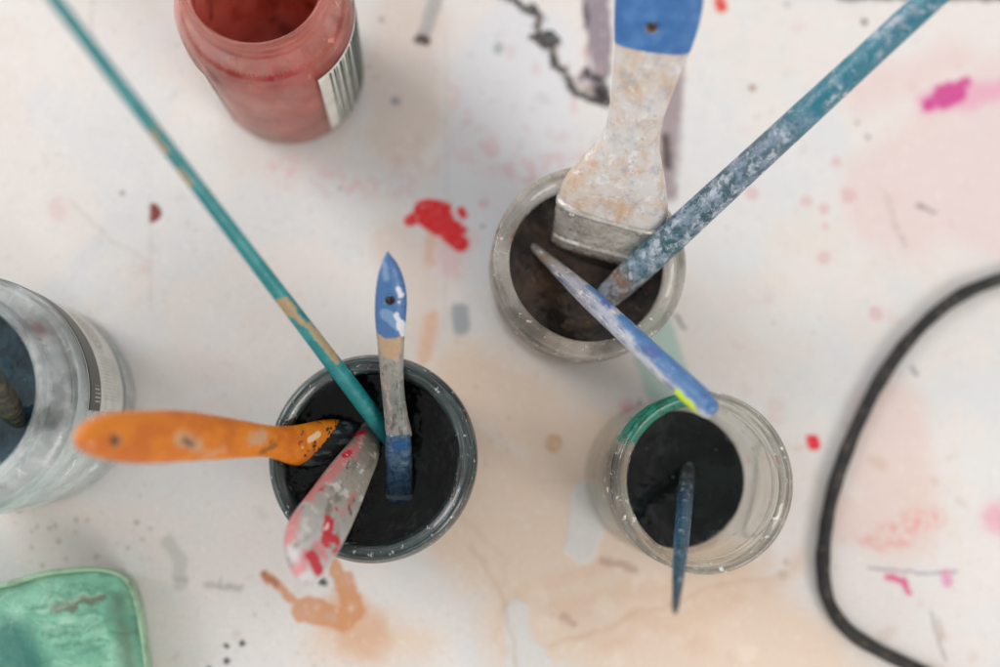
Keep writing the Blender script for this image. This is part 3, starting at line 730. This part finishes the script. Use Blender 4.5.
# 5. wide flat brush in the brown jar
F = Frame((606, 262, .047), (664, -60, .155))
root = empty('paint_brush', F.M, 'wide flat brush with riveted metal ferrule and blue-ended wooden handle', 'paintbrush', GM)
g, c3, fl = paint_nt('worn_pale_wood'); f1 = g.warp(fl, 1.8, .4); f2 = g.warp(fl, 5, .12)
b = patches(g, lin((200, 176, 152)), g.vm('MULTIPLY', c3, (1, 1, .12)), (190, 160, 130), .5, .42, .6, .8)
b = patches(g, b, g.warp(c3, 3, .12), (206, 204, 204), .07, .34, .58, .9, off=5, rough=.7)
b = patches(g, b, g.warp(c3, 3, .2), (160, 164, 174), .16, .50, .68, .7, off=25, rough=.7)
b = patches(g, b, g.warp(c3, 2, .3), (228, 226, 226), .22, .55, .68, .7, off=45, rough=.7)
b = patches(g, b, c3, (156, 120, 86), .35, .60, .72, .6, off=75, rough=.7)
b = layer(g, b, f1, [F.cap(571, 190, 600, 180, 3.5), F.cap(640, 205, 660, 214, 3)], (206, 196, 188), .6, .8)
xb1, xb2 = Vector(F.q(615, 39)), Vector(F.q(692, 50))
dv = (xb2 - xb1).normalized(); nn = Vector((dv.z, 0, -dv.x))
if nn.dot(Vector(F.q(660, 0)) - xb1) < 0: nn = -nn
sdn = g.vm('DOT_PRODUCT', g.vm('SUBTRACT', g.warp(fl, .5, .6), tuple(xb1)), tuple(nn))
bluep = g.mix(g.step(g.noise(c3, .15, 3), .4, .65), lin((52, 104, 164)), lin((74, 122, 178)))
b = g.mix(g.step(sdn, -.4, .4), b, bluep)
wd_ = finish(g, b, c3, .4, .4)
secs = [F.sec((560, 200), (664, 226), .0070), F.sec((561, 186), (668, 212), .0072), F.sec((571, 170), (666, 188), .0072), F.sec((588, 152), (662, 166), .0070), F.sec((603, 132), (659, 144), .0066), F.sec((609, 108), (664, 117), .0062), F.sec((612, 76), (676, 84), .0058), F.sec((614, 45), (690, 52), .0056), F.sec((614, 15), (700, 22), .0056), F.sec((616, -15), (704, -8), .0054), F.sec((622, -40), (700, -34), .005), F.sec((632, -56), (690, -52), .004), F.sec((648, -64), (676, -62), .002)]
ho = link('handle', bm_mesh(loft(secs, 36, 2.7), 'handle'), wd_, root)
cut(ho, Vector((F.uv(653, 20)[0], 0, F.uv(653, 20)[1])), F.pr(653, 20, 6) / 1000, whm)
g, c3, fl = paint_nt('scratched_tin'); f1 = g.warp(fl, 2.2, .35)
b = patches(g, lin((176, 170, 162)), g.warp(c3, 3, .2), (206, 202, 196), .12, .38, .64, .9, rough=.7)
b = patches(g, b, g.warp(c3, 4, .3), (104, 96, 86), .35, .58, .68, .6, off=12, rough=.7)
b = patches(g, b, g.warp(c3, 4, .3), (222, 220, 214), .25, .62, .69, .9, off=70)
b = layer(g, b, f1, [F.cap(554, 214, 657, 241, .9), F.cap(553, 224, 655, 250, .9)], (110, 102, 92), .7, .2)
b = layer(g, b, f1, [F.cap(556, 236, 650, 260, 2.2)], (96, 72, 54), .75, .4)
b = layer(g, b, f1, [F.cap(556, 229, 580, 233, 1.8), F.cap(620, 246, 640, 252, 3)], (226, 224, 216), .9, .4)
b = layer(g, b, fl, [F.cap(574, 204, 2.6), F.cap(641, 222, 2.6)], (92, 84, 76), .7, .12)
tin = finish(g, b, c3, .26, .5, .3, Metallic=.55)
fr = link('ferrule', bm_mesh(loft([F.sec((552, 236), (651, 262), .0066), F.sec((553, 231), (653, 257), .0070), F.sec((553.3, 227), (654, 253), .0076), F.sec((553.7, 224), (655, 250), .0070), F.sec((555, 212), (659, 238), .0074), F.sec((556.5, 198), (666, 229), .0078), F.sec((556.5, 196), (666, 227), .0084), F.sec((557, 193), (667, 225), .0080)], 40, 3.6), 'ferrule'), tin, root)
rm = NT('rivet_steel'); rvm = rm.done(rm.bsdf(lin((176, 170, 162)), .3, Metallic=.7))
ysign = -1 if F.y.dot(F.p0 - CP) > 0 else 1
for (rx, ry) in ((574, 204), (641, 222)):
    bm = bmesh.new(); u, w = F.uv(rx, ry)
    bmesh.ops.create_uvsphere(bm, u_segments=16, v_segments=8, radius=.0013, matrix=Matrix.Translation((u, ysign * .0074, w)) @ Matrix.Diagonal((1, .55, 1, 1)))
    link('rivet', bm_mesh(bm, 'rivet'), rvm, fr)
g, c3, fl = paint_nt('dark_wet_bristle')
b = patches(g, lin((30, 26, 23)), g.vm('MULTIPLY', c3, (3, 3, .15)), (62, 52, 44), .5, .5, .62, .7)
brm = finish(g, b, g.vm('MULTIPLY', c3, (4, 4, .2)), .35, .8, .6)
z0 = F.uv(604, 250)[1]
link('bristles', bm_mesh(loft([(z0 - .016, -.001, .0155, .0030), (z0 - .008, 0, .0172, .005), (z0 + .002, F.uv(602, 246)[0], .0180, .0060)], 40, 3), 'bristles'), brm, root)

# 6. thick teal round handle
F = Frame((597, 306, .047), (955, -24, .150))
root = empty('paint_brush', F.M, 'thick round brush with teal handle crusted in white paint, running to the top right corner', 'paintbrush', GM)
g, c3, fl = paint_nt('teal_crusted_handle')
L = F.L
b = zramp(g, c3, L, [(0, (96, 68, 50)), (.10, (120, 90, 66)), (.15, (30, 84, 88)), (.34, (46, 78, 88)), (.55, (70, 96, 108)), (.66, (20, 108, 122)), (1, (24, 112, 130))], 5)
b = patches(g, b, g.warp(c3, 3, .2), (122, 138, 156), .14, .42, .60, .85, off=3, rough=.7)
b = patches(g, b, g.warp(c3, 3, .25), (178, 186, 196), .20, .50, .64, .8, off=21, rough=.7)
b = patches(g, b, g.warp(c3, 2, .4), (26, 64, 72), .30, .56, .68, .85, off=41, rough=.7)
b = patches(g, b, g.warp(c3, 4, .3), (214, 210, 202), .22, .66, .70, .9, off=61)
s_ = g.n('ShaderNodeSeparateXYZ'); g.put(s_.inputs[0], c3)
far = g.math('MULTIPLY', g.step(s_.outputs[2], L * 560, L * 680), g.step(g.noise(g.warp(c3, 3, .2), .10, 3), .40, .50))
b = g.mix(g.math('MULTIPLY', far, .8), b, lin((20, 108, 128)))
tk = finish(g, b, c3, .32, .7, .28)
secs = [F.rsec(597, 306, 21), F.rsec(604, 299, 24), F.rsec(618, 286, 28), F.rsec(640, 267, 31), F.rsec(670, 239, 31.5), F.rsec(730, 183, 30), F.rsec(800, 119, 29), F.rsec(868, 57, 28), F.rsec(920, 9, 28), F.rsec(965, -33, 28)]
zl, _, rl_, _ = secs[-1]
secs += [(zl + .01, 0, rl_ * .9, rl_ * .9), (zl + .015, 0, rl_ * .6, rl_ * .6), (zl + .017, 0, .0005, .0005)]
link('handle', bm_mesh(loft(secs, 40), 'handle'), tk, root)
g, c3, fl = paint_nt('brown_collar')
b = patches(g, lin((104, 76, 56)), c3, (64, 48, 38), .3, .45, .6)
b = patches(g, b, g.warp(c3, 3, .3), (190, 176, 156), .3, .62, .67, .9, off=14)
cl = finish(g, b, c3, .35, .4, Metallic=.3)
link('ferrule', bm_mesh(loft([F.rsec(584, 318, 18), F.rsec(596, 307, 22.5), F.rsec(607, 297, 26)], 32), 'ferrule'), cl, root)

# 7. diagonal two-tone brush handle
F = Frame((533, 246, .0495), (712, 411, .122), math.radians(10))
root = empty('paint_brush', F.M, 'slim blue and white handle slanting down right with a yellow-green dab at its end', 'paintbrush', GM)
g, c3, fl = paint_nt('blue_white_handle'); f1 = g.warp(fl, 1.2, .35); f3 = g.warp(fl, 2.5, .15)
b = zramp(g, c3, F.L, [(0, (92, 78, 68)), (.12, (122, 108, 98)), (.28, (146, 144, 148)), (.5, (158, 162, 172)), (1, (196, 198, 202))], 4)
b = patches(g, b, g.vm('MULTIPLY', c3, (1, 1, .4)), (98, 104, 128), .3, .46, .62, .7)
b = patches(g, b, c3, (196, 180, 150), .25, .60, .66, .7, off=31)
b = layer(g, b, f3, [F.cap(628, 318, 655, 345, 7), F.cap(650, 340, 720, 408, 12), F.cap(595, 288, 612, 304, 5)], (44, 100, 152), .94, 1.2)
b = patches(g, b, g.vm('MULTIPLY', c3, (1.6, 1, .3)), (200, 204, 210), .4, .60, .68, .75, off=52)
b = patches(g, b, g.vm('MULTIPLY', c3, (1.6, 1, .3)), (40, 62, 104), .4, .60, .70, .7, off=112)
b = layer(g, b, f3, [F.cap(655, 352, 662, 358, 4), F.cap(606, 305, 614, 310, 3)], (60, 72, 140), .8, 1.0)
b = layer(g, b, f1, [F.cap(679, 399, 692, 412, 8.5)], (190, 214, 10), .95, .5)
dg_ = finish(g, b, c3, .35, .35)
def r7(px, py, w): z, c, a_, b_ = F.rsec(px, py, w); return (z, c, a_, min(b_, .0036))
secs = [r7(533, 246, 8), r7(545, 257, 11), r7(565, 276, 16), r7(590, 299, 21), r7(620, 326, 22.5), r7(650, 354, 24), r7(680, 381, 25.5), r7(698, 398, 26), r7(707, 406, 23), r7(712, 411, 16), r7(714, 413, 4)]
link('handle', bm_mesh(loft(secs, 32, 2.3), 'handle'), dg_, root)

# 8. dark blue slim handle in the right jar
F = Frame((688, 466, .033), (675, 612, .128))
root = empty('paint_brush', F.M, 'slim dark blue brush handle standing in the black water of the lower right jar', 'paintbrush')
g, c3, fl = paint_nt('dark_blue_handle')
b = zramp(g, c3, F.L, [(0, (40, 44, 44)), (.12, (70, 74, 72)), (.25, (38, 62, 80)), (.6, (34, 76, 100)), (.85, (44, 72, 86)), (1, (70, 74, 74))], 3)
b = patches(g, b, g.vm('MULTIPLY', c3, (1, 1, .5)), (132, 144, 158), .3, .56, .64, .8)
b = patches(g, b, g.vm('MULTIPLY', c3, (1, 1, .5)), (22, 44, 60), .3, .56, .64, .8, off=19)
db = finish(g, b, c3, .3, .35)
secs = [F.rsec(688, 466, 13), F.rsec(688, 480, 15), F.rsec(687, 505, 16), F.rsec(684, 540, 15.5), F.rsec(680, 570, 13), F.rsec(677, 595, 9.5), F.rsec(675.5, 608, 7), F.rsec(675, 613, 3)]
link('handle', bm_mesh(loft(secs, 28), 'handle'), db, root)

# 9. brush in the milky jar, mostly outside the frame
F = Frame((22, 428, .062), (-60, 300, .15))
root = empty('paint_brush', F.M, 'dark olive brush lying in the blue water of the milky jar at the left edge', 'paintbrush')
g, c3, fl = paint_nt('olive_bristle')
b = patches(g, lin((44, 44, 34)), g.vm('MULTIPLY', c3, (.5, .5, 1.4)), (92, 82, 56), .3, .42, .66)
b = patches(g, b, g.warp(c3, 3, .2), (28, 44, 48), .15, .5, .62, .8, off=9)
olm = finish(g, b, c3, .3, .6)
link('ferrule', bm_mesh(loft([F.rsec(22, 428, 4), F.rsec(16, 418, 18), F.rsec(8, 405, 26), F.rsec(-4, 386, 26), F.rsec(-14, 372, 22)], 24), 'ferrule'), olm, root)
link('handle', bm_mesh(loft([F.rsec(-12, 374, 16), F.rsec(-30, 347, 18), F.rsec(-60, 300, 20), F.rsec(-90, 255, 18), F.rsec(-96, 246, 4)], 24), 'handle'), db, root)

# ---------------------------------------------------------------- black cord loop on the table
pts = [(1065, 262), (1030, 270), (1000, 279), (965, 293), (935, 314), (905, 345), (880, 381), (860, 420), (844, 458), (832, 496), (825, 535), (823, 570), (829, 602), (848, 630), (878, 650), (915, 668), (960, 690), (1030, 712), (1100, 700), (1140, 640), (1150, 500), (1140, 360), (1110, 280)]
P3 = [tuple(at(x, y, .0032)) for x, y in pts]
pp = catmull(P3 + [P3[0]], 8)[:-1]
bm = bmesh.new(); n = len(pp); rings = []
for i in range(n):
    p = Vector(pp[i]); tn = (Vector(pp[(i + 1) % n]) - Vector(pp[i - 1])).normalized(); sd = Vector((-tn.y, tn.x, 0)).normalized()
    rr = .0031 * (1 + .05 * math.sin(i * .31) + .04 * math.sin(i * .83))
    rings.append([bm.verts.new(p + sd * (rr * math.cos(a)) + Vector((0, 0, rr * .95 * math.sin(a)))) for a in [2 * math.pi * k / 16 for k in range(16)]])
for i in range(n):
    A, B = rings[i], rings[(i + 1) % n]
    for k in range(16): bm.faces.new((A[k], A[(k + 1) % 16], B[(k + 1) % 16], B[k]))
g = NT('dusty_black_rubber'); co = g.vm('SCALE', g.n('ShaderNodeTexCoord').outputs['Object'], sc=1000.0)
b = patches(g, lin((22, 21, 21)), co, (44, 42, 40), .12, .45, .65)
b = patches(g, b, g.warp(co, 3, .3), (112, 100, 82), .20, .55, .70, .6, off=3)
b = patches(g, b, co, (190, 180, 150), .35, .70, .73, .9, off=23)
tag(link('cord_loop', bm_mesh(bm, 'cord_loop'), finish(g, b, co, .6, .4)), 'dusty black rubber cord curving across the table at the right', 'cord')

# ---------------------------------------------------------------- green paint dish, bottom left
oz = .020
op = [(149, 667), (154, 715), (150, 765), (124, 795), (60, 806), (-20, 808), (-85, 798), (-112, 762), (-118, 700), (-112, 645), (-92, 608), (-50, 592), (0, 583), (45, 571), (88, 567), (114, 570), (129, 580), (138, 602), (144, 632)]
O3 = [Vector(at(x, y, oz)) for x, y in op]
cen = sum(O3, Vector()) / len(O3)
O3 = [Vector(q) for q in catmull([tuple(p) for p in O3 + [O3[0]]], 6)[:-1]]
root = empty('paint_dish', Matrix.Translation((cen.x, cen.y, .0004)), 'shallow rounded dish filled with mint green paint at the bottom left', 'dish')
def ring_at(bm, inset, z):
    out = []
    for p in O3:
        v = Vector((p.x - cen.x, p.y - cen.y, 0)); l = v.length
        out.append(bm.verts.new(v * ((l - inset) / l) + Vector((0, 0, z))))
    return out
def stack(levels, cap0=True, cap1=True):
    bm = bmesh.new(); rs = [ring_at(bm, *l) for l in levels]
    for A, B in zip(rs, rs[1:]):
        for i in range(len(A)):
            j = (i + 1) % len(A); bm.faces.new((A[i], A[j], B[j], B[i]))
    if cap0: bm.faces.new(rs[0][::-1])
    if cap1: bm.faces.new(rs[-1])
    return bm
g = NT('pale_green_plastic'); co = g.vm('SCALE', g.n('ShaderNodeTexCoord').outputs['Object'], sc=1000.0)
b = patches(g, lin((148, 180, 150)), g.warp(co, 3, .1), (120, 150, 122), .1, .48, .64)
dm = finish(g, b, co, .35, .2)
link('dish', bm_mesh(stack([(.006, 0), (.0045, .0006), (.003, .004), (.0006, .016), (0, .0188), (.0006, .0198), (.0016, .0196), (.0022, .0186), (.0030, .012), (.0050, .009)]), 'dish'), dm, root)
g = NT('mint_paint'); co = g.n('ShaderNodeTexCoord').outputs['Object']
cs = g.vm('MULTIPLY', g.vm('SCALE', co, sc=1000.0), (1, 1, 0))
def D(px, py): p = at(px, py, .015); return ((p.x - cen.x) * 1000, (p.y - cen.y) * 1000, 0)
def dc(x0, y0, x1, y1, r): return (D(x0, y0), D(x1, y1), r * .43)
cw = g.warp(cs, 5, .07, 4); cw2 = g.warp(g.warp(cs, 4, .12, 3), 2.0, .35, 4)
b = patches(g, lin((112, 170, 146)), cw, (144, 196, 170), .05, .42, .6)
b = patches(g, b, g.vm('MULTIPLY', g.warp(cs, 9, .06, 4), (.35, 1.5, 1)), (74, 124, 106), .10, .54, .70, .6, off=44)
b = patches(g, b, g.vm('MULTIPLY', g.warp(cs, 9, .06, 4), (.35, 1.5, 1)), (160, 204, 182), .14, .56, .72, .5, off=144)
b = layer(g, b, cw, [dc(10, 640, 25, 665, 20), dc(-30, 650, 0, 690, 25)], (44, 104, 98), .85, 5)
b = layer(g, b, cw, [dc(122, 600, 130, 670, 9)], (84, 104, 86), .75, 4)
b = layer(g, b, cw2, [dc(58, 606, 102, 595, 4.5), dc(70, 606, 96, 600, 3)], (104, 106, 86), .85, .9)
b = layer(g, b, cw2, [dc(35, 606, 60, 594, 1.5), dc(60, 594, 112, 584, 2), dc(108, 590, 122, 600, 3), dc(48, 634, 85, 632, 3), dc(85, 632, 110, 622, 2), dc(60, 646, 100, 640, 2.5), dc(90, 645, 108, 655, 2), dc(95, 620, 100, 600, 1.2)], (78, 122, 96), .6, 1.1)
b = layer(g, b, cw2, [dc(40, 612, 100, 590, 1.8), dc(50, 625, 95, 615, 1.5)], (180, 212, 194), .6, 1.4)
b = patches(g, b, g.vm('MULTIPLY', cw, (.4, 1.4, 1)), (84, 138, 116), .16, .54, .66, .55, off=88)
wv = g.noise(cw, .12, 5)
mp_ = g.done(g.bsdf(b, .16, Normal=g.bump(wv, .7, .002)))
link('paint', bm_mesh(stack([(.0060, .0094), (.0029, .0125), (.0026, .0160), (.0032, .0162)]), 'paint'), mp_, root)

# ---------------------------------------------------------------- render settings
S.view_settings.view_transform = 'Standard'; S.view_settings.look = 'None'; S.view_settings.exposure = -0.02; S.view_settings.gamma = 1
S.render.engine = 'CYCLES'
cy = S.cycles; cy.use_denoising = True; cy.use_adaptive_sampling = True; cy.adaptive_threshold = 0.015; cy.max_bounces = 12; cy.transmission_bounces = 10; cy.transparent_max_bounces = 12; cy.glossy_bounces = 4; cy.diffuse_bounces = 3
cy.caustics_refractive = True; cy.caustics_reflective = False; cy.sample_clamp_indirect = 6
